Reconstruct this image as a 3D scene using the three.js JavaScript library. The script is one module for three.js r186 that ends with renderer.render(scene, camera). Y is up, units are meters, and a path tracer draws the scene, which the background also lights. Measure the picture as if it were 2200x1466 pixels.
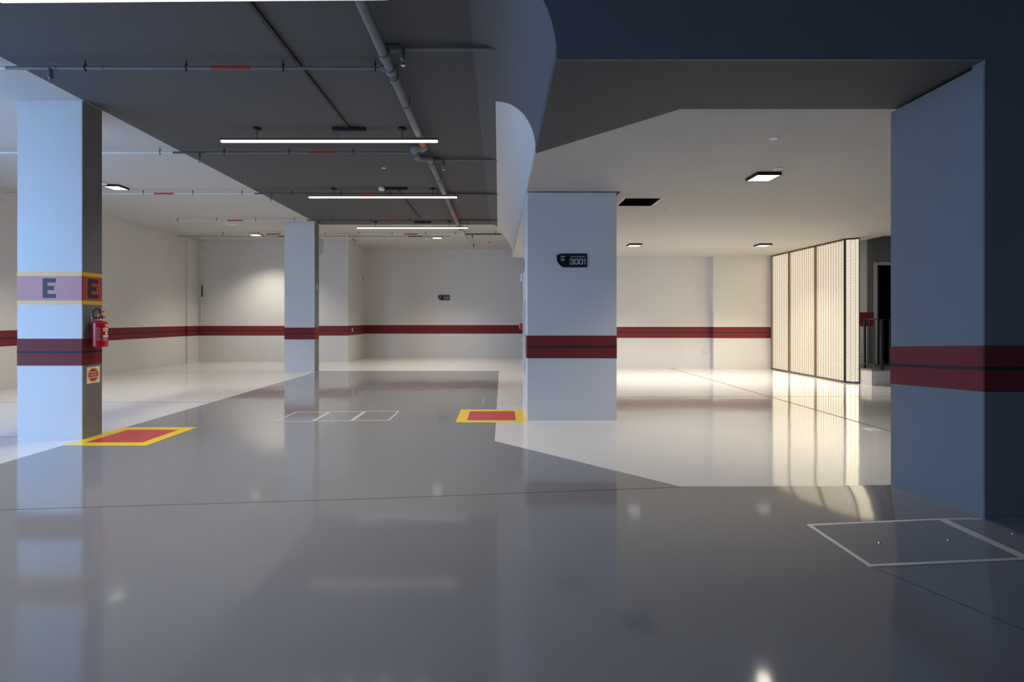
import * as THREE from 'three';
import { mergeGeometries } from 'three/addons/utils/BufferGeometryUtils.js';
import { RoundedBoxGeometry } from 'three/addons/geometries/RoundedBoxGeometry.js';
import { RectAreaLightUniformsLib } from 'three/addons/lights/RectAreaLightUniformsLib.js';

// ---------- camera, sky, exposure, lamp strengths ----------
const W = 2200, H = 1466;
const scene = new THREE.Scene();
const camera = new THREE.PerspectiveCamera(2 * Math.atan(H / 2 / 1100) * 180 / Math.PI, W / H, 0.05, 200);
camera.position.set(0, 1.45, 0);
camera.setViewOffset(W, H, 28, 48, W, H);             // shift lens: verticals stay vertical
scene.background = new THREE.Color().setRGB(0.335, 0.565, 1.0);
scene.backgroundIntensity = 9.2;
const renderer = new THREE.WebGLRenderer({ antialias: true });
renderer.toneMapping = THREE.LinearToneMapping;
renderer.toneMappingExposure = 1.06;
renderer.shadowMap.enabled = true;
RectAreaLightUniformsLib.init();
const TUBE = 5.6, PANEL = 38, SCREEN = 1.7;           // candela of each tube section and square lamp; radiance of the screen
const LAMP_RGB = [1.0, 0.92, 0.825], SCREEN_RGB = [1.0, 0.86, 0.55];

// ---------- random numbers and noise textures ----------
function rng(seed) { let s = seed >>> 0; return () => { s = (s + 0x6d2b79f5) | 0; let t = Math.imul(s ^ (s >>> 15), 1 | s); t = (t + Math.imul(t ^ (t >>> 7), 61 | t)) ^ t; return ((t ^ (t >>> 14)) >>> 0) / 4294967296; }; }
function tileNoise(n, cells, seed) {                   // smooth noise that repeats
  const r = rng(seed), g = new Float32Array(cells * cells); for (let i = 0; i < g.length; i++) g[i] = r();
  const out = new Float32Array(n * n), sm = (t) => t * t * t * (t * (6 * t - 15) + 10);
  for (let y = 0; y < n; y++) for (let x = 0; x < n; x++) {
    const fx = x / n * cells, fy = y / n * cells, x0 = Math.floor(fx), y0 = Math.floor(fy), u = sm(fx - x0), v = sm(fy - y0), x1 = (x0 + 1) % cells, y1 = (y0 + 1) % cells;
    out[y * n + x] = (g[y0 * cells + x0] * (1 - u) + g[y0 * cells + x1] * u) * (1 - v) + (g[y1 * cells + x0] * (1 - u) + g[y1 * cells + x1] * u) * v;
  }
  return out;
}
function heightTex(n, layers, metres) {
  const d = new Float32Array(n * n);
  for (const [cells, amp, seed] of layers) { const t = tileNoise(n, cells, seed); for (let i = 0; i < d.length; i++) d[i] += t[i] * amp; }
  const rgba = new Float32Array(n * n * 4);
  for (let i = 0; i < d.length; i++) { rgba[4 * i] = rgba[4 * i + 1] = rgba[4 * i + 2] = d[i]; rgba[4 * i + 3] = 1; }
  const tex = new THREE.DataTexture(rgba, n, n, THREE.RGBAFormat, THREE.FloatType);
  tex.wrapS = tex.wrapT = THREE.RepeatWrapping; tex.magFilter = THREE.LinearFilter; tex.minFilter = THREE.LinearFilter;
  tex.repeat.set(1 / metres, 1 / metres); tex.needsUpdate = true; return tex;
}
const roller = heightTex(512, [[128, 0.4, 1], [220, 0.6, 2]], 1.6);            // orange-peel of roller paint
const stipple = heightTex(512, [[60, 0.6, 3], [150, 0.4, 4]], 0.9);       // coarser texture of the dark plaster
const wavy = heightTex(512, [[9, 0.5, 5], [22, 0.34, 6], [60, 0.05, 16]], 6);   // trowel waves of the poured floor
const mottle = heightTex(512, [[6, 0.035, 7], [19, 0.025, 8], [80, 0.015, 9]], 7);
for (let i = 0, d = mottle.image.data; i < d.length; i++) if (i % 4 < 3) d[i] += 0.92;
const wallMottle = heightTex(256, [[5, 0.03, 10], [17, 0.02, 11]], 5);
for (let i = 0, d = wallMottle.image.data; i < d.length; i++) if (i % 4 < 3) d[i] += 0.95;

// ---------- materials ----------
const std = (r, g, b, rough, o = {}) => new THREE.MeshStandardMaterial({ color: new THREE.Color().setRGB(r, g, b), roughness: rough, ...o });
const M = {
  wall: std(0.66, 0.64, 0.60, 0.6, { bumpMap: roller, bumpScale: 0.0007, map: wallMottle }),
  column: std(0.66, 0.65, 0.63, 0.55, { bumpMap: roller, bumpScale: 0.0007, map: wallMottle }),
  ceiling: std(0.53, 0.515, 0.49, 0.8, { bumpMap: roller, bumpScale: 0.001, map: wallMottle }),
  cove: std(0.66, 0.65, 0.63, 0.6, { bumpMap: roller, bumpScale: 0.001 }),
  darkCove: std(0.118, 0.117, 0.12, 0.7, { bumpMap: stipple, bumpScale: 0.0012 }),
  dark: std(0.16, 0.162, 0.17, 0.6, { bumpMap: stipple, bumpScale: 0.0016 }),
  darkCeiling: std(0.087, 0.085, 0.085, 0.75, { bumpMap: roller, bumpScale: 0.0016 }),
  greyFloor: std(0.222, 0.223, 0.228, 0.08, { bumpMap: wavy, bumpScale: 0.002, map: mottle }),
  whiteFloor: std(0.72, 0.70, 0.665, 0.07, { bumpMap: wavy, bumpScale: 0.002, map: mottle }),
  band: std(0.165, 0.011, 0.013, 0.75, { bumpMap: roller, bumpScale: 0.0006 }),
  bandLine: std(0.012, 0.01, 0.012, 0.75),
  letterBand: std(0.40, 0.05, 0.028, 0.24, { bumpMap: roller, bumpScale: 0.0005 }),
  yellow: std(0.80, 0.42, 0.02, 0.3),
  letter: std(0.02, 0.02, 0.022, 0.6),
  matRed: std(0.55, 0.036, 0.036, 0.2, { bumpMap: wavy, bumpScale: 0.0012 }),
  matYellow: std(0.93, 0.62, 0.008, 0.2, { bumpMap: wavy, bumpScale: 0.0012 }),
  joint: std(0.16, 0.14, 0.11, 0.6), darkJoint: std(0.03, 0.03, 0.03, 0.6),
  aluminium: std(0.62, 0.58, 0.55, 0.5, { metalness: 0.35 }),
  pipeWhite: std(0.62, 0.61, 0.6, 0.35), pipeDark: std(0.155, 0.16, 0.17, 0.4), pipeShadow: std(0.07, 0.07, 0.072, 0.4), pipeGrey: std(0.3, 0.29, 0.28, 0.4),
  pipeRed: std(0.42, 0.035, 0.025, 0.4), pipeOrange: std(0.55, 0.13, 0.08, 0.4), pipeGreen: std(0.01, 0.03, 0.02, 0.4),
  black: std(0.012, 0.012, 0.013, 0.5), blackMetal: std(0.02, 0.02, 0.022, 0.4, { metalness: 0.5 }),
  chrome: std(0.8, 0.8, 0.8, 0.2, { metalness: 1 }), whitePlastic: std(0.75, 0.75, 0.76, 0.35),
  screenFrame: std(0.13, 0.10, 0.065, 0.5, { metalness: 0.3 }), screenFrameGrey: std(0.09, 0.09, 0.1, 0.5, { metalness: 0.3 }), lattice: new THREE.MeshPhysicalMaterial({ color: new THREE.Color().setRGB(0.56, 0.46, 0.32), roughness: 1, transmission: 0.5, thickness: 0, side: THREE.DoubleSide }),
  extinguisher: std(0.45, 0.008, 0.015, 0.18), doorFrame: std(0.45, 0.45, 0.46, 0.4), void: std(0.004, 0.004, 0.004, 0.9),
  kerb: std(0.2, 0.17, 0.14, 0.35), outside: std(0.45, 0.45, 0.44, 0.9), railing: std(0.03, 0.032, 0.04, 0.35, { metalness: 0.6 }),
};
const glow = (rgb, k) => new THREE.MeshStandardMaterial({ color: 0x222222, roughness: 0.6, emissive: new THREE.Color().setRGB(...rgb), emissiveIntensity: k });
M.tubeGlow = glow([1, 0.93, 0.88], 1.5); M.panelGlow = glow([1, 0.95, 0.88], 2); M.screenGlow = glow([1.0, 0.93, 0.77], 1.0);

// ---------- helpers ----------
const RISE = 0.052, clamp01 = (t) => Math.max(0, Math.min(1, t));
const rise = (x, z) => RISE * clamp01((4.42 + z) / (4.42 - 3.576)) * clamp01((x - 2.15) / (3.3 - 2.15));   // the floor ramps up towards the near column
function conform(g) { const p = g.attributes.position; for (let i = 0; i < p.count; i++) p.setY(i, p.getY(i) + rise(p.getX(i), p.getZ(i))); g.computeVertexNormals(); return g; }
function box(x0, x1, y0, y1, z0, z1) {                 // uv in metres
  const w = Math.abs(x1 - x0), h = Math.abs(y1 - y0), d = Math.abs(z1 - z0), g = new THREE.BoxGeometry(w, h, d);
  g.translate((x0 + x1) / 2, (y0 + y1) / 2, (z0 + z1) / 2);
  const p = g.attributes.position, n = g.attributes.normal, uv = g.attributes.uv;
  for (let i = 0; i < p.count; i++) { const ax = Math.abs(n.getX(i)), ay = Math.abs(n.getY(i)); if (ax > 0.5) uv.setXY(i, p.getZ(i), p.getY(i)); else if (ay > 0.5) uv.setXY(i, p.getX(i), p.getZ(i)); else uv.setXY(i, p.getX(i), p.getY(i)); }
  return g;
}
function rbox(x0, x1, y0, y1, z0, z1, r = 0.004) {
  const g = new RoundedBoxGeometry(Math.abs(x1 - x0), Math.abs(y1 - y0), Math.abs(z1 - z0), 2, r); g.translate((x0 + x1) / 2, (y0 + y1) / 2, (z0 + z1) / 2); return g;
}
function shapeOf(pts, holes = []) {
  const s = new THREE.Shape(pts.map((p) => new THREE.Vector2(...p))); for (const h of holes) s.holes.push(new THREE.Path(h.map((p) => new THREE.Vector2(...p)))); return s;
}
function slab(pts, y, t, holes) { const g = new THREE.ExtrudeGeometry(shapeOf(pts, holes), { depth: t, bevelEnabled: false }); g.rotateX(-Math.PI / 2); g.translate(0, y, 0); return g; }   // pts are (x, depth)
function prism(x0, x1, z0, z1, y0, y1, c = 0.008) {    // a post with chamfered upright edges; z0 > z1
  const a = -z0, b = -z1; return slab([[x0 + c, a], [x1 - c, a], [x1, a + c], [x1, b - c], [x1 - c, b], [x0 + c, b], [x0, b - c], [x0, a + c]], y0, y1 - y0);
}
function rod(a, b, r, seg = 12) {
  const p = new THREE.Vector3(...a), q = new THREE.Vector3(...b), g = new THREE.CylinderGeometry(r, r, p.distanceTo(q), seg);
  g.applyQuaternion(new THREE.Quaternion().setFromUnitVectors(new THREE.Vector3(0, 1, 0), q.clone().sub(p).normalize())); g.translate((p.x + q.x) / 2, (p.y + q.y) / 2, (p.z + q.z) / 2); return g;
}
function tube(pts, r, n = 40, seg = 10) { return new THREE.TubeGeometry(new THREE.CatmullRomCurve3(pts.map((p) => new THREE.Vector3(...p)), false, 'centripetal'), n, r, seg); }
function lathe(pts, x, y, z, seg = 24) { const g = new THREE.LatheGeometry(pts.map((p) => new THREE.Vector2(...p)), seg); g.translate(x, y, z); return g; }
const merge = (list) => mergeGeometries(list.map((g) => (g.index ? g.toNonIndexed() : g)).map((g) => { for (const k of Object.keys(g.attributes)) if (!['position', 'normal', 'uv'].includes(k)) g.deleteAttribute(k); return g; }));
const used = {};
function numbered(name) { const n = used[name] = (used[name] ?? -1) + 1; return n ? name + '_' + String(n).padStart(3, '0') : name; }
function part(name, geo, mat, parent, label) {
  const m = new THREE.Mesh(Array.isArray(geo) ? merge(geo) : geo, mat); m.name = name; m.castShadow = m.receiveShadow = true; if (label) m.userData.label = label; parent.add(m); return m;
}
function thing(name, label, category, group, at = [0, 0, 0]) {
  const g = new THREE.Group(); g.name = numbered(name); g.position.set(...at); g.userData = { label, category }; if (group) g.userData.group = group; scene.add(g); return g;
}
function struct(name) { const g = new THREE.Group(); g.name = numbered(name); g.userData = { kind: 'structure' }; scene.add(g); return g; }
// geometry given in world coordinates, stored relative to the thing's base
function setAt(g, x, y, z) { g.position.set(x, y, z); for (const c of g.children) { if (c.isMesh) c.geometry.translate(-x, -y, -z); else c.position.sub(new THREE.Vector3(x, y, z)); if (c.isMesh) for (const d of c.children) if (d.isMesh) d.geometry.translate(-x, -y, -z); } return g; }

const CEIL = 4.065, LOW = 3.26, XL = -4.975, XR = -0.04;     // high ceiling, low ceiling, edges of the grey lane
const ZF = 3.576;                                            // depth of the near beam's face

// ---------- floor ----------
{
  const f = struct('floor');
  const g = new THREE.PlaneGeometry(21.2, 27, 106, 135); g.rotateX(-Math.PI / 2); g.translate(0, 0, -6.4);
  const p = g.attributes.position, uv = g.attributes.uv; for (let i = 0; i < p.count; i++) uv.setXY(i, p.getX(i), p.getZ(i));
  conform(g); part('grey_coating', g, M.greyFloor, f);
  part('slab', box(-10.6, 10.6, -0.4, -0.03, 7.1, -19.9), M.outside, f);
  part('white_coating', slab([[-10.3, -7], [XL, -7], [XL, 14.24], [0, 14.24], [-0.05, 6.07], [1.566, 4.42], [10.3, 4.42], [10.3, 19.5], [-10.3, 19.5]], 0, 0.0015), M.whiteFloor, f);
  const strip = (x0, d0, x1, d1, w, mat, y) => { const dx = x1 - x0, dz = d1 - d0, l = Math.hypot(dx, dz), nx = -dz / l * w / 2, nz = dx / l * w / 2; part('expansion_joint', conform(slab([[x0 + nx, d0 + nz], [x0 - nx, d0 - nz], [x1 - nx, d1 - nz], [x1 + nx, d1 + nz]], 0, y)), mat, f); };
  strip(5.02, 15.0, 5.03, 4.45, 0.034, M.joint, 0.002);
  strip(1.7, 9.52, 10, 9.52, 0.02, M.joint, 0.002);
  strip(-10, 8.87, XL, 8.87, 0.022, M.joint, 0.002);
  strip(-10, 6.255, -5.8, 6.255, 0.022, M.joint, 0.002);
  strip(-10, 13.83, -5.8, 13.95, 0.022, M.joint, 0.002);
  strip(XL, 9.5, 0, 9.5, 0.003, M.darkJoint, 0.0008);
  strip(-4.9, 3.78, -1.019, 4.121, 0.007, M.darkJoint, 0.0008); strip(-1.019, 4.121, 1.566, 4.406, 0.007, M.darkJoint, 0.0008);
  strip(2.185, 2.972, 2.60, 1.9, 0.006, M.darkJoint, 0.0008);
}
{
  const o = struct('ground_outside'); part('paving', box(-45, -10.6, -0.3, -0.01, 25, -35), M.outside, o);
}
// ---------- ceilings ----------
const A = 0.655, B = CEIL - LOW, CX = -0.25;
const coveY = (x) => LOW + B * Math.sqrt(Math.max(0, 1 - ((x - CX) / A) ** 2));
const diag = (x) => 6.07 - 1.022 * (x + 0.05);
const covePts = []; for (let i = 0; i <= 24; i++) { const t = i / 24 * Math.PI / 2; covePts.push([CX + A * Math.sin(t), LOW + B * Math.cos(t)]); }
{
  const c = struct('ceiling');
  part('white_area', slab([[-10.4, -7], [XL, -7], [XL, 14.24], [-10.4, 14.24]], CEIL, 0.3), M.ceiling, c);
  part('white_area', slab([[-10.4, 14.24], [10.4, 14.24], [10.4, 20], [-10.4, 20]], CEIL, 0.3), M.ceiling, c);
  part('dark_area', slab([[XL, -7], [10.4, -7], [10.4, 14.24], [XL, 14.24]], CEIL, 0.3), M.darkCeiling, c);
  // cove: curved fillet that leads from the high ceiling down to the low one, painted in two colours
  const patch = (t0, t1, d0, d1, n = 18) => {
    const pos = [], uv = [], idx = []; let len = 0, px, py;
    for (let i = 0; i <= n; i++) {
      const t = t0 + (t1 - t0) * i / n, x = CX + A * Math.sin(t), y = LOW + B * Math.cos(t); if (i) len += Math.hypot(x - px, y - py); px = x; py = y;
      const a = typeof d0 === 'function' ? d0(x) : d0, b = typeof d1 === 'function' ? d1(x) : d1;
      for (let j = 0; j <= 8; j++) { const d = a + (b - a) * j / 8; pos.push(x, y, -d); uv.push(d, len); }
    }
    for (let i = 0; i < n; i++) for (let j = 0; j < 8; j++) { const k = i * 9 + j; idx.push(k, k + 9, k + 1, k + 1, k + 9, k + 10); }
    const g = new THREE.BufferGeometry(); g.setAttribute('position', new THREE.Float32BufferAttribute(pos, 3)); g.setAttribute('uv', new THREE.Float32BufferAttribute(uv, 2)); g.setIndex(idx); g.computeVertexNormals(); return g;
  };
  const tr = Math.asin((XR - CX) / A);
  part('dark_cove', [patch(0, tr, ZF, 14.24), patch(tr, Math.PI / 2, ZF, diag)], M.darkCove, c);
  part('white_cove', patch(tr, Math.PI / 2, diag, 15.15), M.cove, c); part('white_cove', patch(0, tr, 14.24, 15.15), M.ceiling, c);
}
{
  const c = struct('ceiling_low');
  const hatch = [[1.885, 7.66], [2.445, 7.66], [2.445, 8.22], [1.885, 8.22]], slot = [[1.65, 7.27], [1.735, 7.27], [1.735, 8.5], [1.65, 8.5]], lobby = [[8.42, 11.2], [10.35, 11.0], [10.35, 13.5], [8.42, 13.5]];
  part('white_area', slab([[0.4, diag(0.4)], [1.566, 4.42], [10.4, 4.42], [10.4, 15.15], [0.4, 15.15]], LOW, 0.25, [hatch, slot, lobby]), M.ceiling, c);
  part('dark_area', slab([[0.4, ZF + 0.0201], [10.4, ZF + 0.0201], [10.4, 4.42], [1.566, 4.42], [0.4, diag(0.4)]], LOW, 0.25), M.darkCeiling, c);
  part('lobby_ceiling', box(8.3, 10.4, 3.52, 3.6, -10.9, -13.6), M.darkCeiling, c);
  const end = (d, t, lo = LOW) => { const g = new THREE.ExtrudeGeometry(shapeOf([...covePts.map(([x, y]) => [x + 0.001, Math.max(lo, y + 0.001)]), [10.4, lo], [10.4, CEIL + 0.001]]), { depth: t, bevelEnabled: false }); g.translate(0, 0, -d); return g; };
  part('beam_end', end(15.15, 0.2), M.ceiling, c);
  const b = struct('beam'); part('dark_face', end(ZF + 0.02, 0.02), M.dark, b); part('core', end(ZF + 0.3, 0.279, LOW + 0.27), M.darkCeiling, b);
}
// ---------- walls ----------
function wall(name, x0, x1, z0, z1, y1 = CEIL, o = {}) {
  const w = struct(name); part('plaster', box(x0, x1, 0, y1, z0, z1), o.mat ?? M.wall, w);
  const b = (n, a, c, e, m) => part(n, box(x0 - e, x1 + e, a, c, Math.max(z0, z1) + e, Math.min(z0, z1) - e), m, w);
  const up = o.up ?? 0;
  if (o.band !== false) { b('stripe_band', 0.887 + up, 1.21 + up, 0.002, M.band); if (!up) b('stripe_line', 1.037, 1.062, 0.003, M.bandLine); }
  if (o.crown) b('crown_band', o.crown, y1, 0.02, M.wall);
  return w;
}
wall('wall_left', -10.5, -10.05, -6.8, -13.66, CEIL, { crown: 3.83 });
wall('wall_left', -10.5, -10.10, -13.66, -16.5, CEIL, { crown: 3.83 });
wall('wall_left', -10.5, -10.03, -16.5, -17.08, CEIL, { crown: 3.83 });
wall('wall_left', -10.5, -10.05, 2.5, 7.1, CEIL);
wall('wall_back', -10.5, -5.03, -17.08, -19.8, CEIL, { crown: 3.83 });
wall('wall_far', -5.1, 1.4, -19.22, -19.8, CEIL, { crown: 3.83 });
wall('wall_return', 1.3, 1.7, -14.97, -19.8, CEIL);
wall('wall_right_back', 1.3, 8.2, -14.96, -15.4, LOW);
wall('wall_right_back', 6.19, 8.2, -14.78, -15.0, LOW);
wall('wall_right', 10.3, 10.7, 7.1, -19.8, CEIL);
wall('wall_rear', -10.5, 10.7, 7.1, 7.4, CEIL, { band: false });
wall('wall_screen', 8.12, 8.3, -12.05, -15.2, LOW, { band: false });

// ---------- columns ----------
function column(label, x0, x1, d0, d1, top, o = {}) {
  const t = thing('concrete_column', label, 'column'), cf = (g) => { const p = g.attributes.position; for (let i = 0; i < p.count; i++) if (p.getY(i) < 2) p.setY(i, p.getY(i) + rise(p.getX(i), p.getZ(i))); return g; };
  part('shaft', (o.ramp ? cf : (g) => g)(prism(x0, x1, -d0, -d1, 0, top - (o.ramp ? 0 : 0))), o.mat ?? M.column, t);
  if (o.cap) part('cap', box(x0 + 0.012, x1, top, LOW, -d0 - 0.001, -d0 - 0.1), o.mat, t);
  if (o.darkSide) part('dark_face', box(x1 - 0.001, x1 + 0.002, 0, top, -d0 - 0.006, -d1 + 0.006), M.dark, t, 'dark grey painted side face');
  const wrap = (n, a, b, e, m, l) => part(n, (o.ramp ? cf : (g) => g)(prism(x0 - e, x1 + e, -d0 + e, -d1 - e, a, b)), m, t, l);
  wrap('stripe_band', 0.887, 1.21, 0.003, M.band, 'dark red painted stripe'); wrap('stripe_line', 1.037, 1.062, 0.004, M.bandLine, 'black line along the red stripe');
  if (o.letters) {
    wrap('letter_band', 1.668, 1.962, 0.003, M.letterBand, 'red painted band with the letter E');
    wrap('yellow_border', 1.962, 2.01, 0.003, M.yellow); wrap('yellow_border', 1.622, 1.668, 0.003, M.yellow);
    const E = () => new THREE.ExtrudeGeometry(shapeOf([[0, 0], [0.16, 0], [0.16, 0.05], [0.055, 0.05], [0.055, 0.094], [0.133, 0.094], [0.133, 0.146], [0.055, 0.146], [0.055, 0.186], [0.158, 0.186], [0.158, 0.238], [0, 0.238]]), { depth: 0.001, bevelEnabled: false });
    const a = E(); a.translate(-5.465, 1.697, -d0 + 0.003); part('letter', a, M.letter, t, 'painted letter E facing the lane');
    const b = E(); b.rotateY(Math.PI / 2); b.translate(x1 + 0.003, 1.697, -6.213); part('letter', b, M.letter, t, 'painted letter E on the dark side');
  }
  return setAt(t, (x0 + x1) / 2, 0, -(d0 + d1) / 2);
}
column('pale column with a red and yellow band lettered E and an extinguisher', -5.778, -4.991, 6.135, 6.44, CEIL, { letters: true, darkSide: true });
column('slender pale column with a dark side, standing in front of the back wall', -5.813, -4.993, 13.87, 14.2, CEIL, { darkSide: true });
column('broad pale column carrying the parking sign 3001', 0.397, 1.675, 7.283, 8.49, LOW - 0.014);
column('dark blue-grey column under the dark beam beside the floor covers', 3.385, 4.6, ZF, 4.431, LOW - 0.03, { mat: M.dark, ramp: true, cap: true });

// ---------- painted squares on the floor ----------
function mark(label, x0, x1, d0, d1) {
  const t = thing('floor_marking', label, 'floor marking', 'fire equipment squares on the floor'), b = 0.15, o = 0.0015;
  part('yellow_border', slab([[x0, d0], [x1, d0], [x1, d1], [x0, d1]], o, 0.0015, [[[x0 + b, d0 + b], [x1 - b, d0 + b], [x1 - b, d1 - b], [x0 + b, d1 - b]]]), M.matYellow, t);
  part('red_centre', slab([[x0 + b, d0 + b], [x1 - b, d0 + b], [x1 - b, d1 - b], [x0 + b, d1 - b]], o, 0.0014), M.matRed, t);
  return setAt(t, (x0 + x1) / 2, 0, -(d0 + d1) / 2);
}
mark('red square with yellow border on the floor below the fire extinguisher', -4.985, -4.02, 5.835, 6.82);
mark('red square with yellow border on the floor beside the column with sign 3001', -0.605, 0.393, 7.136, 8.159);

// ---------- access covers let into the floor ----------
function cover(label, group, x0, x1, d0, d1, fw, fill, o = {}) {
  const t = thing('floor_cover', label, 'floor cover', group), cx = (x0 + x1) / 2, cz = (d0 + d1) / 2, y = 0.0005;
  const bar = (n, a) => part(n, conform(slab(a, y, 0.0032)), M.aluminium, t);
  bar('frame_bar', [[x0, d0], [x1, d0], [x1, d0 + fw], [x0, d0 + fw]]); bar('frame_bar', [[x0, d1 - fw], [x1, d1 - fw], [x1, d1], [x0, d1]]);
  bar('frame_bar', [[x0, d0 + fw], [x0 + fw, d0 + fw], [x0 + fw, d1 - fw], [x0, d1 - fw]]); bar('frame_bar', [[x1 - fw, d0 + fw], [x1, d0 + fw], [x1, d1 - fw], [x1 - fw, d1 - fw]]);
  for (const [mat, a, b] of fill) part('lid', conform(slab([[Math.max(a, x0 + fw), d0 + fw], [Math.min(b, x1 - fw), d0 + fw], [Math.min(b, x1 - fw), d1 - fw], [Math.max(a, x0 + fw), d1 - fw]], y, 0.0022)), mat, t);
  for (const [x, d] of o.studs ?? []) part('lifting_stud', lathe([[0, 0.006], [0.006, 0.006], [0.009, 0.003], [0.009, 0]], x, 0.0025 + rise(x, -d), -d, 12), M.chrome, t);
  return setAt(t, cx, 0, -cz);
}
const G1 = 'floor covers before the dark column';
cover('large grey floor cover with bare metal edges, corner nearest the lane', G1, 2.16, 3.095, 2.985, 3.60, 0.026, [[M.greyFloor, 0, 9]], { studs: [[2.43, 3.27], [2.87, 3.27]] });
cover('grey floor cover tucked against the foot of the dark column', G1, 3.10, 4.03, 2.985, 3.60, 0.026, [[M.greyFloor, 0, 9]], { studs: [[3.33, 3.32], [3.8, 3.32]] });
const G2 = 'three floor covers in a row in the grey lane', cl = [[-3.15, -2.63, 'leftmost of three small floor covers in the grey lane'], [-2.62, -2.095, 'middle one of three small floor covers in the grey lane'], [-2.085, -1.56, 'rightmost of three small floor covers in the grey lane']];
cl.forEach(([a, b, l], i) => cover(l, G2, a, b, 7.2 + i * 0.035, 7.94 + i * 0.04, 0.02, [[M.greyFloor, -9, 9]], { studs: [[(a + b) / 2 - 0.05, 7.4 + i * 0.03], [(a + b) / 2 + 0.02, 7.76 + i * 0.03]] }));
const G3 = 'floor covers behind the column with sign 3001';
cover('floor cover painted half grey and half white behind the red square', G3, -0.285, 0.335, 8.575, 9.466, 0.012, [[M.greyFloor, -1, -0.035], [M.whiteFloor, -0.035, 1]], { studs: [[0.0, 8.75], [0.0, 9.25]] });
cover('white floor cover half hidden by the column with sign 3001', G3, 0.345, 0.95, 8.575, 9.466, 0.012, [[M.whiteFloor, -1, 2]]);
{
  const t = thing('floor_drain', 'small square white drain plate with dark holes beside a floor joint', 'drain'), s = 0.085;
  part('plate', rbox(-s, s, 0, 0.006, -s, s, 0.002), M.whitePlastic, t);
  for (const [x, z] of [[-0.03, 0.03], [0.01, 0.035], [0.02, -0.015], [-0.01, -0.03], [0.05, -0.02]]) part('hole', lathe([[0, 0.007], [0.008, 0.007], [0.008, 0.004]], x, 0, z, 10), M.black, t);
  t.position.set(4.885, 0.0015, -6.68);
}

// ---------- suspended linear lamps ----------
function downlight(parent, name, cd, x, y, size) {       // the fittings have glare-limiting optics: a soft cone downward
  const l = new THREE.SpotLight(new THREE.Color().setRGB(...LAMP_RGB), cd, 0, 60 * Math.PI / 180, 1, 2); l.name = name; l.castShadow = true; l.shadow.radius = size;
  l.position.set(x, y, 0); l.target.position.set(x, y - 1, 0); parent.add(l, l.target);
}
function linear(label, d, turn = 0) {
  const t = thing('linear_lamp', label, 'lamp', 'suspended linear lamps over the lane', [-2.325, 3.89, -d]), L = 1.49;
  part('housing', rbox(-L, L, 0.008, 0.026, -0.02, 0.02, 0.003), M.blackMetal, t);
  part('diffuser', rbox(-L + 0.004, L - 0.004, -0.024, 0.009, -0.019, 0.019, 0.008), M.tubeGlow, t);
  for (const x of [-0.99, 1.0]) { part('canopy', lathe([[0, 0.139], [0.05, 0.139], [0.052, 0.152], [0.052, 0.175], [0, 0.175]], x, 0, 0), M.black, t); part('rod', rod([x, 0.02, 0], [x, 0.14, 0], 0.005), M.black, t); }
  part('cable', tube([[0.05, 0.12, 0], [0.08, 0.09, 0.004], [0.12, 0.07, 0], [0.11, 0.024, 0]], 0.0035, 24, 6), M.black, t);
  for (let i = 0; i < 6; i++) downlight(t, 'linear_lamp_light', TUBE, (i - 2.5) * 0.494, -0.05, 1.2);
  t.rotation.y = turn; return t;
}
linear('bright suspended linear lamp cut off by the top of the photo', 3.886, -0.0125);
linear('longest-looking suspended linear lamp, in front of the bend of the main pipe', 7.02);
linear('middle suspended linear lamp with a white detector above it', 10.26);
linear('farthest suspended linear lamp, where the dark ceiling ends', 13.73);
function driver(label, d, conduit) {
  const t = thing('lamp_driver', label, 'driver box', 'black driver boxes of the linear lamps');
  part('case', rbox(-2.275, -1.825, CEIL - 0.052, CEIL - 0.002, -d + 0.03, -d - 0.03, 0.004), M.black, t);
  if (conduit) part('conduit', box(-2.065, -2.03, CEIL - 0.024, CEIL - 0.002, -conduit[0], -conduit[1]), M.black, t, 'dark surface conduit on the ceiling');
  return setAt(t, -2.05, CEIL, -d);
}
driver('black driver box above the nearest fully visible linear lamp, conduit running forward', 7.0, [2.6, 6.97]);
driver('black driver box beside the white detector, conduit running backward', 10.2, [10.23, 13.2]);
driver('black driver box above the farthest linear lamp', 13.75);

// ---------- square surface lamps ----------
function square(label, x, y, d, k = 1) {
  const t = thing('square_lamp', label, 'lamp', 'square ceiling lamps with dark rims', [x, y, -d]), s = 0.15, h = 0.042;
  const r = new THREE.ExtrudeGeometry(shapeOf([[-s, -s], [s, -s], [s, s], [-s, s]], [[[-s + 0.008, -s + 0.008], [s - 0.008, -s + 0.008], [s - 0.008, s - 0.008], [-s + 0.008, s - 0.008]]]), { depth: h, bevelEnabled: false }); r.rotateX(-Math.PI / 2); r.translate(0, -h, 0);
  part('rim', r, M.blackMetal, t); part('diffuser', box(-s + 0.009, s - 0.009, -h + 0.004, -0.004, -s + 0.009, s - 0.009), M.panelGlow, t);
  downlight(t, 'square_lamp_light', PANEL * k, 0, -h - 0.09, 4);
  return t;
}
square('square lamp on the ceiling right behind the column lettered E', -7.55, CEIL, 10.1);
square('square lamp near the left corner of the back wall', -7.5, CEIL, 15.82, 0.8);
square('square lamp before the far wall above the sign 4101', -1.97, CEIL, 16.35);
square('large-looking square lamp on the low ceiling between the dark column and the vent', 3.33, LOW, 6.45, 0.55);
square('square lamp on the low ceiling just beside the column with sign 3001', 3.29, LOW, 12.45, 1.35);
square('square lamp on the low ceiling near the glowing screen wall', 6.42, LOW, 12.45, 1.3);

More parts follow.
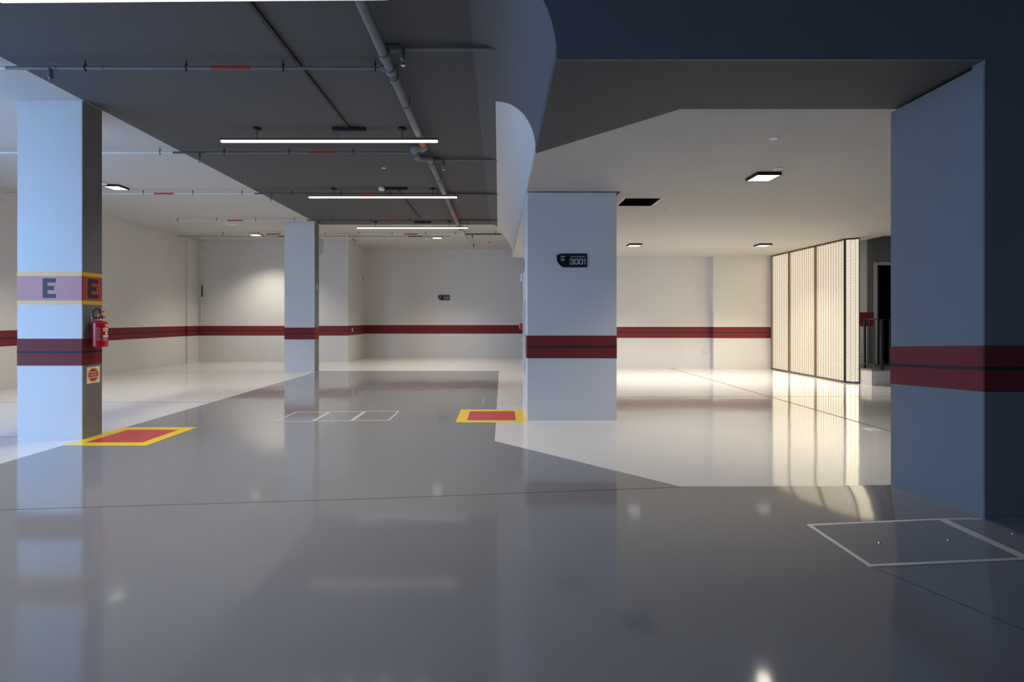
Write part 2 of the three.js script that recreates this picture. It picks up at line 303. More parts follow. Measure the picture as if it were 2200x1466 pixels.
// ---------- sprinkler pipes ----------
const PY = 3.985;
function pipeLine(label, d, o) {                      // o: runs [x0, x1, material, radius], hangers, bands, heads, drop
  const t = thing('sprinkler_pipe', label, 'pipe', o.group ?? 'sprinkler pipes under the high ceiling'), y = o.y ?? PY, r0 = o.r ?? 0.016;
  for (const [a, b, m, r = r0] of o.runs) part('pipe', rod([a, y, -d], [b, y, -d], r), m, t);
  for (const x of o.couplings ?? []) part('coupling', rod([x - 0.002, y, -d], [x + 0.05, y, -d], r0 + 0.004), x > XL ? M.pipeDark : M.pipeWhite, t);
  for (const [a, b, m = M.pipeRed] of o.bands ?? []) part('marking_band', rod([a, y, -d], [b, y, -d], r0 + 0.0025), m, t, m === M.pipeGreen ? 'dark green marking band' : 'red marking band');
  for (const x of o.hangers ?? []) { const ring = new THREE.TorusGeometry(r0 + 0.004, 0.004, 6, 14); ring.rotateY(Math.PI / 2); ring.translate(x, y, -d); part('hanger', [rod([x, y + r0, -d], [x, CEIL, -d], 0.004, 6), ring, rod([x, y - r0 - 0.018, -d], [x, y - r0, -d], 0.006, 6), box(x - 0.012, x + 0.012, y + r0 + 0.012, y + r0 + 0.028, -d + 0.006, -d - 0.006)], M.blackMetal, t); }
  for (const x of o.heads ?? []) {
    const h = part('sprinkler_head', lathe([[0, -0.12], [0.012, -0.12], [0.018, -0.105], [0.024, -0.1], [0.024, 0.0], [0, 0]], x, y, -d, 14), x > XL ? M.pipeDark : M.pipeWhite, t);
    part('deflector', [lathe([[0.004, -0.12], [0.006, -0.125], [0.003, -0.155], [0.02, -0.16], [0.02, -0.163], [0, -0.163]], x, y, -d, 12), rod([x - 0.01, y - 0.12, -d], [x - 0.004, y - 0.158, -d], 0.0025, 5), rod([x + 0.01, y - 0.12, -d], [x + 0.004, y - 0.158, -d], 0.0025, 5)], M.chrome, h);
  }
  if (o.drop) { part('elbow', tube([[o.drop + 0.05, y, -d], [o.drop + 0.01, y, -d], [o.drop, y - 0.01, -d], [o.drop, y - 0.06, -d]], r0 + 0.004, 16, 12), M.pipeWhite, t); part('sprinkler_head', lathe([[0, -0.16], [0.014, -0.16], [0.014, -0.165], [0.006, -0.12], [0.019, -0.1], [0.019, -0.05], [0, -0.05]], o.drop, y, -d, 12), M.pipeWhite, t); }
  return setAt(t, (o.runs[0][0] + o.runs[o.runs.length - 1][1]) / 2, y, -d);
}
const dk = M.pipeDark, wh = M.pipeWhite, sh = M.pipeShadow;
pipeLine('nearest long cross pipe with a red band, white at its left end', 5.175, { runs: [[-10, -4.98, wh], [-4.98, -1.12, dk]], hangers: [-4.18, -3.16, -2.18, -1.25], bands: [[-2.90, -2.507]], heads: [-4.53], couplings: [-4.52, -4.05], r: 0.0175 });
pipeLine('short grey side pipe from the main pipe into the curved bulkhead, nearest the camera', 4.89, { y: 4.03, r: 0.019, runs: [[-1.06, 0, dk]], heads: [-0.916], couplings: [-0.965, -0.43] });
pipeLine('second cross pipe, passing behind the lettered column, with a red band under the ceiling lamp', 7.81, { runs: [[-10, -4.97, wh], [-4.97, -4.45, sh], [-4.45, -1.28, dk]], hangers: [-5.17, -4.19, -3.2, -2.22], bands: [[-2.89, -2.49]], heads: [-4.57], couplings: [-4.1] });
pipeLine('dark side pipe entering the curved bulkhead right after the bend of the main pipe', 8.31, { y: 4.03, r: 0.019, runs: [[-1.04, 0, dk]], heads: [-0.9], couplings: [-0.96] });
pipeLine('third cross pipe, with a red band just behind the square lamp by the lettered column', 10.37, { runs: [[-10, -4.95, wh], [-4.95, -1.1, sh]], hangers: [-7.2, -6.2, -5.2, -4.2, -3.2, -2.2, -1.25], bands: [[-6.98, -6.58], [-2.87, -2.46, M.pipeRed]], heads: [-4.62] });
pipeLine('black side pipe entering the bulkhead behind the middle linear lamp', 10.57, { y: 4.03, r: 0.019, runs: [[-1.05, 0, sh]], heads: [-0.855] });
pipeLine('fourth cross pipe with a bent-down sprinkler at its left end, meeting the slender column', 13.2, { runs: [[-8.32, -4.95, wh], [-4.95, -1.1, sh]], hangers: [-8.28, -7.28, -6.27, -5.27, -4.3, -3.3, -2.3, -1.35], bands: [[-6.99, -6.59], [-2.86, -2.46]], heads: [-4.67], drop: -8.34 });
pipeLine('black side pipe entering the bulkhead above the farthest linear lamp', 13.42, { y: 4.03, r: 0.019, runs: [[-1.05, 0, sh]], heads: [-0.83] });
pipeLine('fifth cross pipe under the white ceiling with a bent-down sprinkler before the back corner', 15.33, { runs: [[-8.36, -1.04, wh]], hangers: [-8.27, -7.2, -6.2, -5.2, -4.2, -3.2, -2.2, -1.3], bands: [[-6.96, -6.53], [-2.83, -2.43]], drop: -8.38 });
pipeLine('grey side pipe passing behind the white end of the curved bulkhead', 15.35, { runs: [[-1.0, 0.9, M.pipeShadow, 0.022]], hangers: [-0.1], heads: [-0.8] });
pipeLine('last cross pipe before the far wall, ending behind the bulkhead', 17.25, { runs: [[-1.0, 0.9, wh, 0.012]], r: 0.012, hangers: [-0.33], heads: [-0.85] });
{
  const t = thing('main_pipe', 'thick grey main sprinkler pipe with a sideways bend running away under the ceiling', 'pipe'), y = 3.968, X = -1.096, r = 0.047;
  part('pipe', rod([X, y, -2.640], [X, y, -7.474], r, 20), dk, t);
  part('pipe', rod([X, y, -8.104], [X, y, -14.481], r, 20), dk, t);
  part('pipe', rod([X, y, -14.26], [X + 0.03, y + 0.01, -15.5], 0.042, 18), wh, t, 'white far section of the main pipe');
  part('pipe', rod([X + 0.03, y + 0.01, -15.5], [X + 0.08, y + 0.017, -17.3], 0.024, 14), wh, t, 'thin white end of the main pipe');
  part('bend', tube([[X, y, -7.415], [X, y, -7.515], [X - 0.03, y, -7.555], [X - 0.09, y, -7.565], [X - 0.14, y, -7.575], [X - 0.17, y, -7.615], [X - 0.175, y, -7.685]], 0.054, 40, 20), dk, t);
  part('bend', tube([[X - 0.175, y, -7.835], [X - 0.175, y, -7.965], [X - 0.15, y, -8.015], [X - 0.09, y, -8.025], [X - 0.03, y, -8.035], [X, y, -8.075], [X, y, -8.165]], 0.054, 40, 20), dk, t);
  part('pipe', rod([X - 0.175, y, -7.665], [X - 0.175, y, -7.865], r, 20), dk, t);
  const ringZ = (z, x = X, rr = 0.056, l = 0.09) => part('coupling', rod([x, y, -z], [x, y, -z - l], rr, 20), dk, t);
  ringZ(4.84, X, 0.056, 0.1); ringZ(5.13, X, 0.056, 0.1); ringZ(5.32); ringZ(7.675, X - 0.175, 0.058, 0.02); ringZ(7.775, X - 0.175, 0.058, 0.02); ringZ(8.25, X, 0.056, 0.12); ringZ(10.3, X, 0.055, 0.12); ringZ(13.12, X, 0.055, 0.12);
  for (const z of [4.89, 8.31, 10.57]) part('branch_socket', [rod([X, y + 0.03, -z], [X, y + 0.09, -z], 0.034, 16), rod([X, y + 0.062, -z], [X + 0.14, y + 0.062, -z], 0.03, 16)], dk, t);
  part('branch_socket', rod([X, y + 0.01, -5.175], [X - 0.1, y + 0.017, -5.175], 0.03, 16), dk, t);
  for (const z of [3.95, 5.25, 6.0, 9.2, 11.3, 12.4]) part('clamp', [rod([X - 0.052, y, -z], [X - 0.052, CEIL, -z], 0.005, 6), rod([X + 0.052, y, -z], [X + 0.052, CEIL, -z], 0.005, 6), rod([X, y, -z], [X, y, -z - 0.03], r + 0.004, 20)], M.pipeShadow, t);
  part('marking_band', rod([X, y, -7.058], [X, y, -7.393], r + 0.003, 20), M.pipeOrange, t, 'faded red marking band'); part('marking_band', rod([X, y, -11.932], [X, y, -12.440], r + 0.002, 20), M.pipeOrange, t, 'faded red marking band');
  setAt(t, X, y, -8);
}
{ // thin pipes at the back corner
  const t = thing('conduit', 'thin pipe along the ceiling and down the back-left corner, with a black section', 'pipe'), x = -9.88, y = 3.985;
  part('pipe', rod([x, y, -15.75], [-1.5, y, -15.75], 0.014), M.pipeGrey, t); part('pipe', rod([x, y, -15.78], [x, y, -17.03], 0.018), wh, t); part('pipe', rod([x, y, -17.03], [x, 1.37, -17.03], 0.018), wh, t);
  part('marking_band', rod([x, 2.18, -17.03], [x, 2.56, -17.03], 0.021), M.pipeGreen, t, 'black section of the pipe'); part('marking_band', rod([-6.78, y, -15.75], [-6.5, y, -15.75], 0.018), M.pipeGreen, t, 'dark green marking band'); part('marking_band', rod([-2.78, y, -15.75], [-2.36, y, -15.75], 0.018), M.pipeGreen, t, 'dark green marking band');
  setAt(t, x, 1.37, -17.03);
  const u = thing('conduit', 'pair of short grey conduits down the wall beside the slender column', 'pipe'), z = -17.04;
  for (const px of [-5.9, -5.98]) part('pipe', [rod([px, 3.58, z], [px, CEIL - 0.03, z], 0.02), rod([px, CEIL - 0.03, z], [px, CEIL - 0.03, z + 0.9], 0.02)], M.pipeWhite, u);
  setAt(u, -5.94, 3.58, z);
  const v = thing('sprinkler_pipe', 'short pipe with a red end running toward the pilaster beside the far wall', 'pipe');
  part('pipe', rod([-4.66, PY, -15.33], [-4.69, PY, -17.0], 0.016), wh, v); part('marking_band', rod([-4.68, PY, -16.3], [-4.686, PY, -16.75], 0.019), M.pipeRed, v, 'red marking band'); part('sprinkler_head', lathe([[0, -0.14], [0.014, -0.14], [0.02, -0.1], [0.02, 0], [0, 0]], -4.69, PY, -17.0, 12), wh, v);
  part('hanger', rod([-4.665, PY, -15.9], [-4.665, CEIL, -15.9], 0.005, 6), M.blackMetal, v); setAt(v, -4.66, PY, -15.33);
}
// ---------- detectors, discs, vent in the ceilings ----------
function disc(name, label, category, group, x, y, d, r, h, o = {}) {
  const t = thing(name, label, category, group, [x, y, -d]);
  if (o.square) part('plate', rbox(-r, r, -h, 0, -r, r, 0.003), M.whitePlastic, t);
  else {
    part('body', lathe([[0, -h], [r * 0.72, -h], [r * 0.93, -h * 0.8], [r, -h * 0.4], [r, 0], [0, 0]], 0, 0, 0), M.whitePlastic, t);
    if (o.eye) part('sensor', lathe([[0, -h - 0.004], [r * 0.35, -h - 0.003], [r * 0.4, -h + 0.001]], 0, 0, 0), std(0.35, 0.4, 0.6, 0.3), t, 'bluish sensor lens');
  }
  return t;
}
disc('presence_detector', 'white round detector half hidden by the lettered column', 'detector', 'ceiling detectors', -7.62, CEIL, 9.82, 0.09, 0.045);
disc('presence_detector', 'white round detector on the dark ceiling beside a black driver box', 'detector', 'ceiling detectors', -2.33, CEIL, 10.16, 0.062, 0.07);
disc('presence_detector', 'white round detector next to the square lamp before the far wall', 'detector', 'ceiling detectors', -2.33, CEIL, 16.5, 0.07, 0.06);
disc('presence_detector', 'round white detector with a bluish lens beside the large-looking square lamp', 'detector', 'ceiling detectors', 3.36, LOW, 6.18, 0.055, 0.012, { eye: true });
disc('cover_plate', 'flat square white plate on the ceiling in front of the back-left lamp', 'cover plate', null, -7.4, CEIL, 14.17, 0.15, 0.012, { square: true });
const GD = 'small round cover discs on the ceilings';
disc('cover_disc', 'small flat disc on the dark ceiling between two linear lamps', 'disc', GD, -2.0, CEIL, 8.88, 0.035, 0.01);
disc('cover_disc', 'small round cream disc on the low ceiling, nearest the dark soffit', 'disc', GD, 2.757, LOW, 5.13, 0.042, 0.01);
disc('cover_disc', 'small cream disc on the low ceiling beside the dark vent', 'disc', GD, 2.78, LOW, 8.31, 0.038, 0.01);
disc('cover_disc', 'small cream disc on the low ceiling beside the edge of the dark column', 'disc', GD, 6.17, LOW, 8.31, 0.045, 0.008);
disc('cover_disc', 'small faint disc just above the square lamp beside the column with sign 3001', 'disc', GD, 2.80, LOW, 11.25, 0.045, 0.008);
disc('cover_disc', 'small faint disc above the square lamp near the glowing screen', 'disc', GD, 6.2, LOW, 11.38, 0.045, 0.008);
disc('cover_disc', 'small faint disc on the low ceiling close to the right back wall', 'disc', GD, 6.1, LOW, 13.9, 0.045, 0.008);
{
  const t = thing('ceiling_vent', 'open black vent with a metal frame in the low ceiling', 'vent'), x0 = 1.885, x1 = 2.445, d0 = 7.66, d1 = 8.22;
  const ring = (a, y, h) => slab([[x0 - a, d0 - a], [x1 + a, d0 - a], [x1 + a, d1 + a], [x0 - a, d1 + a]], y, h, [[[x0 + 0.012, d0 + 0.012], [x1 - 0.012, d0 + 0.012], [x1 - 0.012, d1 - 0.012], [x0 + 0.012, d1 - 0.012]]]);
  part('frame', ring(0.012, LOW - 0.006, 0.006), M.whitePlastic, t); part('inner_frame', ring(-0.002, LOW, 0.05), M.blackMetal, t);
  part('duct', [box(x0 + 0.001, x0 + 0.006, LOW + 0.05, LOW + 0.7, -d0, -d1), box(x1 - 0.006, x1 - 0.001, LOW + 0.05, LOW + 0.7, -d0, -d1), box(x0, x1, LOW + 0.05, LOW + 0.7, -d0 - 0.001, -d0 - 0.006), box(x0, x1, LOW + 0.05, LOW + 0.7, -d1 + 0.006, -d1 + 0.001), box(x0, x1, LOW + 0.69, LOW + 0.7, -d0, -d1)], M.void, t);
  setAt(t, 2.165, LOW, -7.94);
}
// ---------- signs ----------
function digits(c, text, x, y, w, h, gap, lw) {          // squared technical numerals
  c.lineWidth = lw; c.lineJoin = 'round'; c.lineCap = 'round'; c.strokeStyle = '#d9dde6';
  for (const ch of text) {
    const r = w * 0.32; c.beginPath();
    if (ch === '0') c.roundRect(x, y, w, h, r);
    if (ch === '3') { c.moveTo(x, y + r); c.quadraticCurveTo(x, y, x + r, y); c.lineTo(x + w - r, y); c.quadraticCurveTo(x + w, y, x + w, y + r); c.lineTo(x + w, y + h / 2 - r * 0.5); c.lineTo(x + w - r * 0.5, y + h / 2); c.lineTo(x + w * 0.35, y + h / 2); c.moveTo(x + w - r * 0.5, y + h / 2); c.lineTo(x + w, y + h / 2 + r * 0.5); c.lineTo(x + w, y + h - r); c.quadraticCurveTo(x + w, y + h, x + w - r, y + h); c.lineTo(x + r, y + h); c.quadraticCurveTo(x, y + h, x, y + h - r); }
    if (ch === '1') { c.moveTo(x, y + h * 0.14); c.lineTo(x + w * 0.4, y); c.lineTo(x + w * 0.4, y + h); }
    if (ch === '4') { c.moveTo(x + w * 0.62, y); c.lineTo(x, y + h * 0.68); c.lineTo(x + w, y + h * 0.68); c.moveTo(x + w * 0.75, y + h * 0.4); c.lineTo(x + w * 0.75, y + h); }
    c.stroke(); x += (ch === '1' ? w * 0.45 : w) + gap;
  }
}
function canvasTex(w, h, draw) { const cv = document.createElement('canvas'); cv.width = w; cv.height = h; draw(cv.getContext('2d')); const t = new THREE.CanvasTexture(cv); t.colorSpace = THREE.SRGBColorSpace; return t; }
function uvFit(g, x0, y0, w, h) { const p = g.attributes.position, uv = g.attributes.uv; for (let i = 0; i < p.count; i++) uv.setXY(i, (p.getX(i) - x0) / w, (p.getY(i) - y0) / h); return g; }
function parkingSign(label, number, bay, at, turn = 0) {
  const t = thing('parking_sign', label, 'sign', null, at), w = 0.431, h = 0.196, u = w / 1435;      // drawn on a 1435 x 650 grid
  const P = (x, y) => new THREE.Vector2(x * u - w / 2, h / 2 - y * u);
  const tex = canvasTex(1435, 650, (c) => {
    c.fillStyle = '#1d1b27'; c.fillRect(0, 0, 1435, 650); c.fillStyle = '#5a1016'; c.fillRect(1420, 0, 15, 650);
    c.fillStyle = '#c9cbd8'; c.font = '96px sans-serif'; c.textBaseline = 'top'; c.save(); c.translate(642, 96); c.scale(700 / c.measureText('APARTAMENTO').width, 1); c.fillText('APARTAMENTO', 0, 0); c.restore();
    digits(c, number, number[0] === '4' ? 690 : 640, 272, 150, 225, 62, 34);
  });
  const tex2 = canvasTex(550, 650, (c) => {
    c.fillStyle = '#04060a'; c.fillRect(0, 0, 550, 650); c.fillStyle = '#c9cbd8'; c.textAlign = 'center'; c.textBaseline = 'top'; c.font = 'bold 88px sans-serif'; c.fillText('VAGA', 276, 94);
    if (bay) { c.font = 'bold 150px sans-serif'; c.fillText(bay, 278, 206); } else { c.fillRect(200, 220, 40, 190); c.fillRect(290, 220, 40, 190); }
  });
  const s = new THREE.Shape(); let p = P(250, 0); s.moveTo(p.x, p.y); p = P(1435, 0); s.lineTo(p.x, p.y); p = P(1435, 650); s.lineTo(p.x, p.y); p = P(290, 650); s.lineTo(p.x, p.y); p = P(200, 300); s.lineTo(p.x, p.y);
  part('plate', uvFit(new THREE.ExtrudeGeometry(s, { depth: 0.012, bevelEnabled: false }), -w / 2, -h / 2, w, h), new THREE.MeshStandardMaterial({ map: tex, roughness: 0.35 }), t);
  const q = new THREE.Shape(), L = (x, y) => { const v = P(x, y); q.lineTo(v.x, v.y); }, C = (a, b, x, y) => { const k = P(a, b), v = P(x, y); q.quadraticCurveTo(k.x, k.y, v.x, v.y); };
  p = P(0, 70); q.moveTo(p.x, p.y); L(200, 4); L(350, 4); L(548, 66); L(548, 200); C(548, 480, 290, 650); C(0, 480, 0, 200);
  const g = new THREE.ExtrudeGeometry(q, { depth: 0.006, bevelEnabled: false }); g.translate(0, 0, 0.012);
  part('shield', uvFit(g, -w / 2, -h / 2, 550 * u, h), new THREE.MeshStandardMaterial({ map: tex2, roughness: 0.35 }), t);
  t.rotation.y = turn; return t;
}
parkingSign('dark parking sign reading VAGA 03 APARTAMENTO 3001 on the broad column', '3001', '03', [1.0365, 2.278, -7.283]);
parkingSign('small dark parking sign reading APARTAMENTO 4101 on the far wall', '4101', null, [-2.065, 2.24, -19.205]);
{
  const t = thing('warning_sign', 'square white sign with a red disc reading PROIBIDO COLOCAR MATERIAIS', 'sign'), s = 0.1;
  const tex = canvasTex(512, 512, (c) => {
    c.fillStyle = '#e8e4e0'; c.fillRect(0, 0, 512, 512); c.fillStyle = '#eeb009'; c.beginPath(); c.arc(256, 256, 232, 0, 7); c.fill(); c.fillStyle = '#a5200f'; c.beginPath(); c.arc(256, 256, 188, 0, 7); c.fill();
    c.fillStyle = '#f5eeea'; c.textAlign = 'center'; c.textBaseline = 'middle'; c.font = 'bold 60px sans-serif';
    for (const [w, y, m] of [['PROIBIDO', 172, 270], ['COLOCAR', 254, 280], ['MATERIAIS', 336, 318]]) { c.save(); c.translate(256, y); c.scale(m / c.measureText(w).width, 1); c.fillText(w, 0, 0); c.restore(); }
  });
  part('plate', uvFit(rbox(-s, s, -s, s, 0, 0.003, 0.001), -s, -s, 2 * s, 2 * s), new THREE.MeshStandardMaterial({ map: tex, roughness: 0.4 }), t);
  t.position.set(-4.988, 0.76, -6.294); t.rotation.y = Math.PI / 2;
}
// ---------- fire extinguisher ----------
{
  const t = thing('fire_extinguisher', 'red fire extinguisher with a black hose hung on the lettered column', 'fire extinguisher', null, [-4.885, 1.106, -6.27]), r = 0.082;
  part('cylinder', lathe([[0, 0], [r - 0.006, 0], [r, 0.008], [r, 0.285], [r - 0.006, 0.3], [r - 0.022, 0.31], [0.03, 0.315], [0.022, 0.325], [0, 0.325]], 0, 0, 0, 40), M.extinguisher, t);
  const tex = canvasTex(512, 512, (c) => {
    c.fillStyle = '#a01019'; c.fillRect(0, 0, 512, 512); c.fillStyle = '#d0a0a4';
    for (let i = 0; i < 24; i++) if (i % 6 !== 5) c.fillRect(20, 16 + i * 20, 130 + (i * 53) % 70, i % 6 === 0 ? 11 : 6);
    c.fillStyle = '#e6d2d0'; c.fillRect(250, 20, 230, 120); c.fillRect(250, 280, 230, 70); c.fillStyle = '#7a0c12'; c.fillRect(285, 45, 22, 70); c.fillRect(330, 60, 130, 12); c.fillRect(330, 90, 100, 12);
    c.fillStyle = '#dcb9b8'; c.fillRect(330, 165, 110, 95); for (let i = 0; i < 6; i++) c.fillRect(250, 370 + i * 21, 220 - (i * 37) % 90, 8);
  });
  const lab = new THREE.CylinderGeometry(r + 0.001, r + 0.001, 0.178, 24, 1, true, 0.1, 1.85); lab.translate(0, 0.152, 0); part('label', lab, new THREE.MeshStandardMaterial({ map: tex, roughness: 0.25 }), t, 'printed instruction label');
  const tag = new THREE.CylinderGeometry(r + 0.0012, r + 0.0012, 0.032, 10, 1, true, 1.35, 0.65); tag.translate(0, 0.262, 0); part('tag', tag, std(0.85, 0.5, 0.15, 0.3), t, 'yellow sticker');
  part('collar', lathe([[0.024, 0.32], [0.026, 0.335], [0.017, 0.34], [0.017, 0.35]], 0, 0, 0), M.chrome, t);
  part('valve', [rbox(-0.016, 0.016, 0.343, 0.395, -0.025, 0.03, 0.006), rod([0, 0.36, 0.02], [0, 0.36, 0.05], 0.009)], M.extinguisher, t);
  part('handle', rbox(-0.012, 0.012, 0.395, 0.402, -0.08, 0.03, 0.003), std(0.7, 0.5, 0.03, 0.4), t, 'yellow carrying handle');
  const lever = rbox(-0.012, 0.012, -0.004, 0.004, -0.055, 0.02, 0.003); lever.rotateX(0.35); lever.translate(0, 0.42, -0.015); part('lever', lever, M.extinguisher, t);
  part('gauge', rod([0.012, 0.365, -0.04], [0.03, 0.365, -0.045], 0.016, 16), M.chrome, t);
  part('hose', tube([[0, 0.36, 0.045], [0, 0.352, 0.09], [0, 0.375, 0.112], [0, 0.42, 0.105], [0, 0.458, 0.075], [0, 0.468, 0.045], [0, 0.45, 0.01], [0, 0.405, -0.005], [0.02, 0.34, -0.01]], 0.0105, 48, 10), M.black, t);
  part('bracket', [box(-0.104, -0.1, 0.28, 0.40, -0.015, 0.015), box(-0.1, -0.02, 0.33, 0.345, -0.012, 0.012)], M.aluminium, t);
}
// ---------- fire equipment on the hidden side of the broad column ----------
{
  const X = 0.397;
  const c = thing('hose_cabinet', 'tall grey metal cabinet door on the lane side of the column with sign 3001', 'cabinet');
  part('door', rbox(X - 0.022, X + 0.005, 0.66, 1.70, -7.52, -8.08, 0.004), std(0.5, 0.51, 0.53, 0.4, { metalness: 0.3 }), c);
  part('frame', [box(X - 0.012, X + 0.005, 0.63, 0.66, -7.49, -8.11), box(X - 0.012, X + 0.005, 1.70, 1.73, -7.49, -8.11), box(X - 0.012, X + 0.005, 0.66, 1.70, -7.49, -7.52), box(X - 0.012, X + 0.005, 0.66, 1.70, -8.08, -8.11)], M.column, c);
  part('hinge', rod([X - 0.028, 1.5, -8.09], [X - 0.028, 1.58, -8.09], 0.008), M.whitePlastic, c); part('hinge', rod([X - 0.028, 0.72, -8.09], [X - 0.028, 0.8, -8.09], 0.008), M.whitePlastic, c);
  part('latch', [rod([X - 0.04, 1.12, -7.9], [X, 1.12, -7.9], 0.012), lathe([[0, 0], [0.016, 0.004], [0.016, 0.02], [0, 0.024]], X - 0.04, 1.11, -7.9)], M.whitePlastic, c);
  setAt(c, X, 0.63, -7.8);
  const a = thing('alarm_button', 'small red fire alarm button box on the lane side of the broad column', 'alarm button');
  part('housing', rbox(X - 0.062, X, 1.27, 1.375, -8.27, -8.375, 0.008), M.pipeRed, a); part('button', rod([X - 0.07, 1.32, -8.32], [X - 0.06, 1.32, -8.32], 0.018), M.whitePlastic, a, 'pale push button'); setAt(a, X, 1.27, -8.32);
  const s = thing('siren', 'small white siren box high on the lane side of the broad column', 'siren');
  part('housing', rbox(X - 0.045, X, 2.06, 2.18, -8.3, -8.42, 0.012), M.whitePlastic, s); part('grille', box(X - 0.047, X - 0.044, 2.09, 2.15, -8.33, -8.39), M.aluminium, s); setAt(s, X, 2.06, -8.36);
  const d = thing('wall_disc', 'dark round sign plate above the siren on the lane side of the broad column', 'sign');
  part('plate', rod([X - 0.012, 2.28, -7.95], [X, 2.28, -7.95], 0.1, 28), M.black, d); part('rim', rod([X - 0.008, 2.28, -7.95], [X, 2.28, -7.95], 0.108, 28), M.whitePlastic, d); setAt(d, X, 2.28, -7.95);
}
{ // small fittings
  const p = thing('intercom', 'small white oval call plate on the dark side of the slender column', 'intercom');
  part('plate', rbox(-4.992, -4.975, 2.25, 2.38, -14.0, -14.045, 0.008), M.whitePlastic, p); part('grille', box(-4.976, -4.973, 2.29, 2.31, -14.012, -14.034), M.aluminium, p); setAt(p, -4.99, 2.25, -14.02);
  const s = thing('light_switch', 'small white switch plate on the red stripe beside the far wall', 'switch');
  part('plate', rbox(-5.035, -5.018, 1.0, 1.13, -17.5, -17.6, 0.004), M.whitePlastic, s); part('rocker', rbox(-5.02, -5.012, 1.03, 1.09, -17.53, -17.57, 0.002), M.aluminium, s); setAt(s, -5.03, 1.0, -17.55);
  const h = thing('wall_hook', 'small dark hook high on the pilaster beside the far wall', 'hook');
  part('plate', box(-5.035, -5.024, 2.9, 3.01, -18.9, -18.94), M.black, h); part('peg', rod([-5.03, 2.93, -18.92], [-4.99, 2.95, -18.92], 0.006), M.black, h); setAt(h, -5.03, 2.9, -18.92);
  const o = thing('wall_outlet', 'painted-over square outlet plate low on the right back wall', 'outlet');
  part('plate', rbox(5.93, 6.05, 0.46, 0.59, -14.945, -14.962, 0.004), M.wall, o); part('socket', rbox(5.965, 6.015, 0.5, 0.55, -14.942, -14.95, 0.002), M.wall, o); setAt(o, 5.99, 0.46, -14.96);
  for (const [x, l] of [[-5.42, 'left one of two red-painted outlet plates on the stripe behind the slender column'], [-5.2, 'right one of two red-painted outlet plates on the stripe behind the slender column']]) {
    const q = thing('wall_outlet', l, 'outlet'); part('plate', rbox(x - 0.06, x + 0.06, 0.99, 1.075, -17.066, -17.085, 0.004), M.band, q); part('socket', rbox(x - 0.03, x + 0.03, 1.01, 1.05, -17.06, -17.07, 0.003), M.band, q); setAt(q, x, 0.99, -17.08);
  }
}
// ---------- backlit screen wall ----------
function screenPanel(label, w, o = {}) {                 // local x along the panel, z towards the viewer
  const t = thing('screen_panel', label, 'screen', 'backlit lattice screen panels'), h = LOW, fr = o.grey ? M.screenFrameGrey : M.screenFrame, e = 0.018;
  part('post', box(0, e, 0, h, -0.03, 0.03), fr, t); part('post', box(w - e, w, 0, h, -0.03, 0.03), fr, t); part('rail', box(e, w - e, 0, 0.035, -0.03, 0.03), fr, t); part('rail', box(e, w - e, h - 0.035, h, -0.03, 0.03), fr, t);
  const pw = o.pitch ?? 0.093, ph = 0.0375, bars = [], n = Math.ceil((w - 2 * e) / pw);
  for (let i = 0; i < n; i++) {
    const x0 = e + i * pw, x1 = Math.min(w - e, x0 + pw); if (i) bars.push(box(x0 - 0.003, x0 + 0.003, 0.035, h - 0.035, -0.004, 0.005));
    for (let y = 0.035 + (i % 2 ? ph / 2 : 0); y < h - 0.04; y += ph) bars.push(box(x0, x1, y, y + 0.012, -0.006, 0.006));
  }
  const lat = part('lattice', bars, M.lattice, t, 'pale lattice of staggered slots'); lat.userData.kind = 'stuff';
  part('light_box', box(e, w - e, 0.03, h - 0.03, -0.03, -0.024), M.screenGlow, t, 'glowing backing sheet');
  const l = new THREE.RectAreaLight(new THREE.Color().setRGB(...SCREEN_RGB), SCREEN * (o.k ?? 1), w - 2 * e, h - 0.08); l.name = 'screen_light'; l.position.set(w / 2, h / 2, -0.018); l.rotation.y = Math.PI; t.add(l);
  return t;
}
const names = ['backlit lattice panel in the corner by the right back wall', 'second backlit lattice panel from the right back wall', 'third backlit lattice panel from the back wall, widest-looking'];
[[14.70, 13.81], [13.81, 12.66], [12.66, 11.58]].forEach(([a, b], i) => { const p = screenPanel(names[i], a - b); p.position.set(7.835, 0, -a); p.rotation.y = -Math.PI / 2; });
{ const p = screenPanel('narrow bright backlit lattice panel next to the landing railing', 0.27, { grey: true, pitch: 0.085, k: 1.5 }); p.position.set(7.815, 0, -11.56); p.rotation.y = -Math.atan2(0.13, 0.215); }

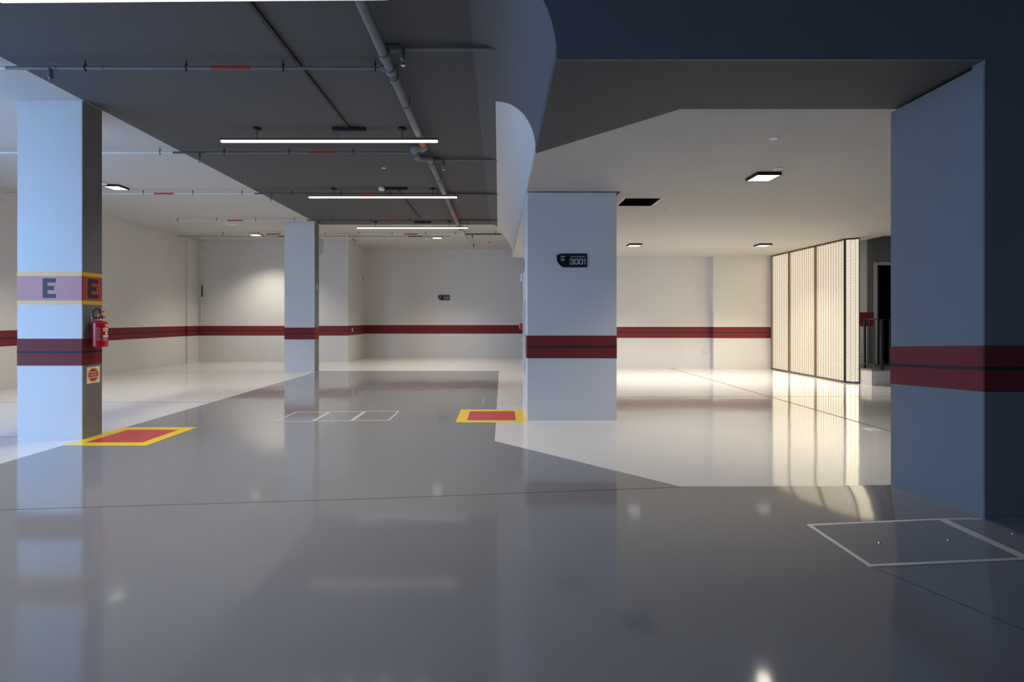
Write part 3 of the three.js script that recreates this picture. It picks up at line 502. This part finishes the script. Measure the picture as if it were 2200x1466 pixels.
// ---------- landing with door and railing ----------
{
  const l = struct('floor_landing');
  part('plinth', slab([[8.04, 11.42], [8.06, 11.07], [10.3, 10.9], [10.3, 12.2], [8.04, 12.2]], 0, 0.32), M.wall, l);
  part('kerb', slab([[8.03, 11.43], [8.05, 11.05], [10.3, 10.88], [10.3, 12.2], [8.03, 12.2]], 0.32, 0.03), M.kerb, l);
  const w = struct('wall_lobby'), z = -12.1, up = 0.385;
  part('plaster', box(7.9, 8.70, 0.35, 3.6, z, z - 0.2), M.wall, w); part('dark_plaster', box(8.70, 8.86, 0.35, 3.6, z, z - 0.2), M.dark, w); part('dark_plaster', box(8.86, 10.3, 2.80, 3.6, z, z - 0.2), M.dark, w); part('dark_plaster', box(9.95, 10.3, 0.35, 2.80, z, z - 0.2), M.dark, w);
  part('stripe_band', box(8.31, 8.862, 1.27, 1.60, z + 0.003, z - 0.1), M.band, w);
  const d = struct('door_1');
  part('frame', [box(8.86, 8.93, 0.35, 2.79, z + 0.02, z - 0.15), box(9.88, 9.95, 0.35, 2.79, z + 0.02, z - 0.15), box(8.93, 9.88, 2.72, 2.79, z + 0.02, z - 0.15)], M.doorFrame, d);
  part('leaf', rbox(9.05, 9.1, 0.35, 2.7, z - 0.15, z - 0.95, 0.004), M.blackMetal, d); part('handle', rod([9.04, 1.4, z - 0.85], [8.99, 1.4, z - 0.85], 0.012), M.chrome, d);
  part('corridor', [box(8.8, 8.9, 0.35, 2.9, z - 0.2, z - 3), box(9.96, 10.05, 0.35, 2.9, z - 0.2, z - 3), box(8.8, 10.05, 2.85, 2.95, z - 0.2, z - 3), box(8.8, 10.05, 0.3, 0.35, z - 0.2, z - 3), box(8.8, 10.05, 0.35, 2.9, z - 2.9, z - 3)], M.void, d);
  const r = thing('railing', 'dark metal railing with thin balusters along the edge of the landing', 'railing'), y0 = 0.35, A0 = [8.13, -11.38], A1 = [8.08, -11.03], A2 = [9.6, -10.93];
  const bar = (a, b, y, h, n) => { const g = box(0, Math.hypot(b[0] - a[0], b[1] - a[1]), y - h / 2, y + h / 2, -0.015, 0.015); g.rotateY(-Math.atan2(b[1] - a[1], b[0] - a[0])); g.translate(a[0], 0, a[1]); part(n, g, M.railing, r); };
  bar(A0, A1, 1.44, 0.016, 'top_rail'); bar(A1, A2, 1.44, 0.016, 'top_rail'); bar(A0, A1, 0.46, 0.016, 'lower_rail'); bar(A1, A2, 0.46, 0.016, 'lower_rail');
  const post = (x, z, s, n) => part(n, box(x - s, x + s, n === 'post' ? y0 : 0.46, 1.44, z + s, z - s), M.railing, r);
  post(A0[0], A0[1], 0.016, 'post'); post(8.235, -11.02, 0.028, 'post'); post(A1[0], A1[1], 0.008, 'baluster'); post(8.105, -11.2, 0.008, 'baluster');
  for (const x of [8.4, 8.53, 8.66, 8.79, 8.92]) post(x, -11.03 + (x - 8.08) * 0.066, 0.008, 'baluster');
  setAt(r, 8.2, y0, -11.1);
}
scene.traverse((o) => { if (o.isMesh) o.castShadow = o.receiveShadow = true; });
renderer.render(scene, camera);
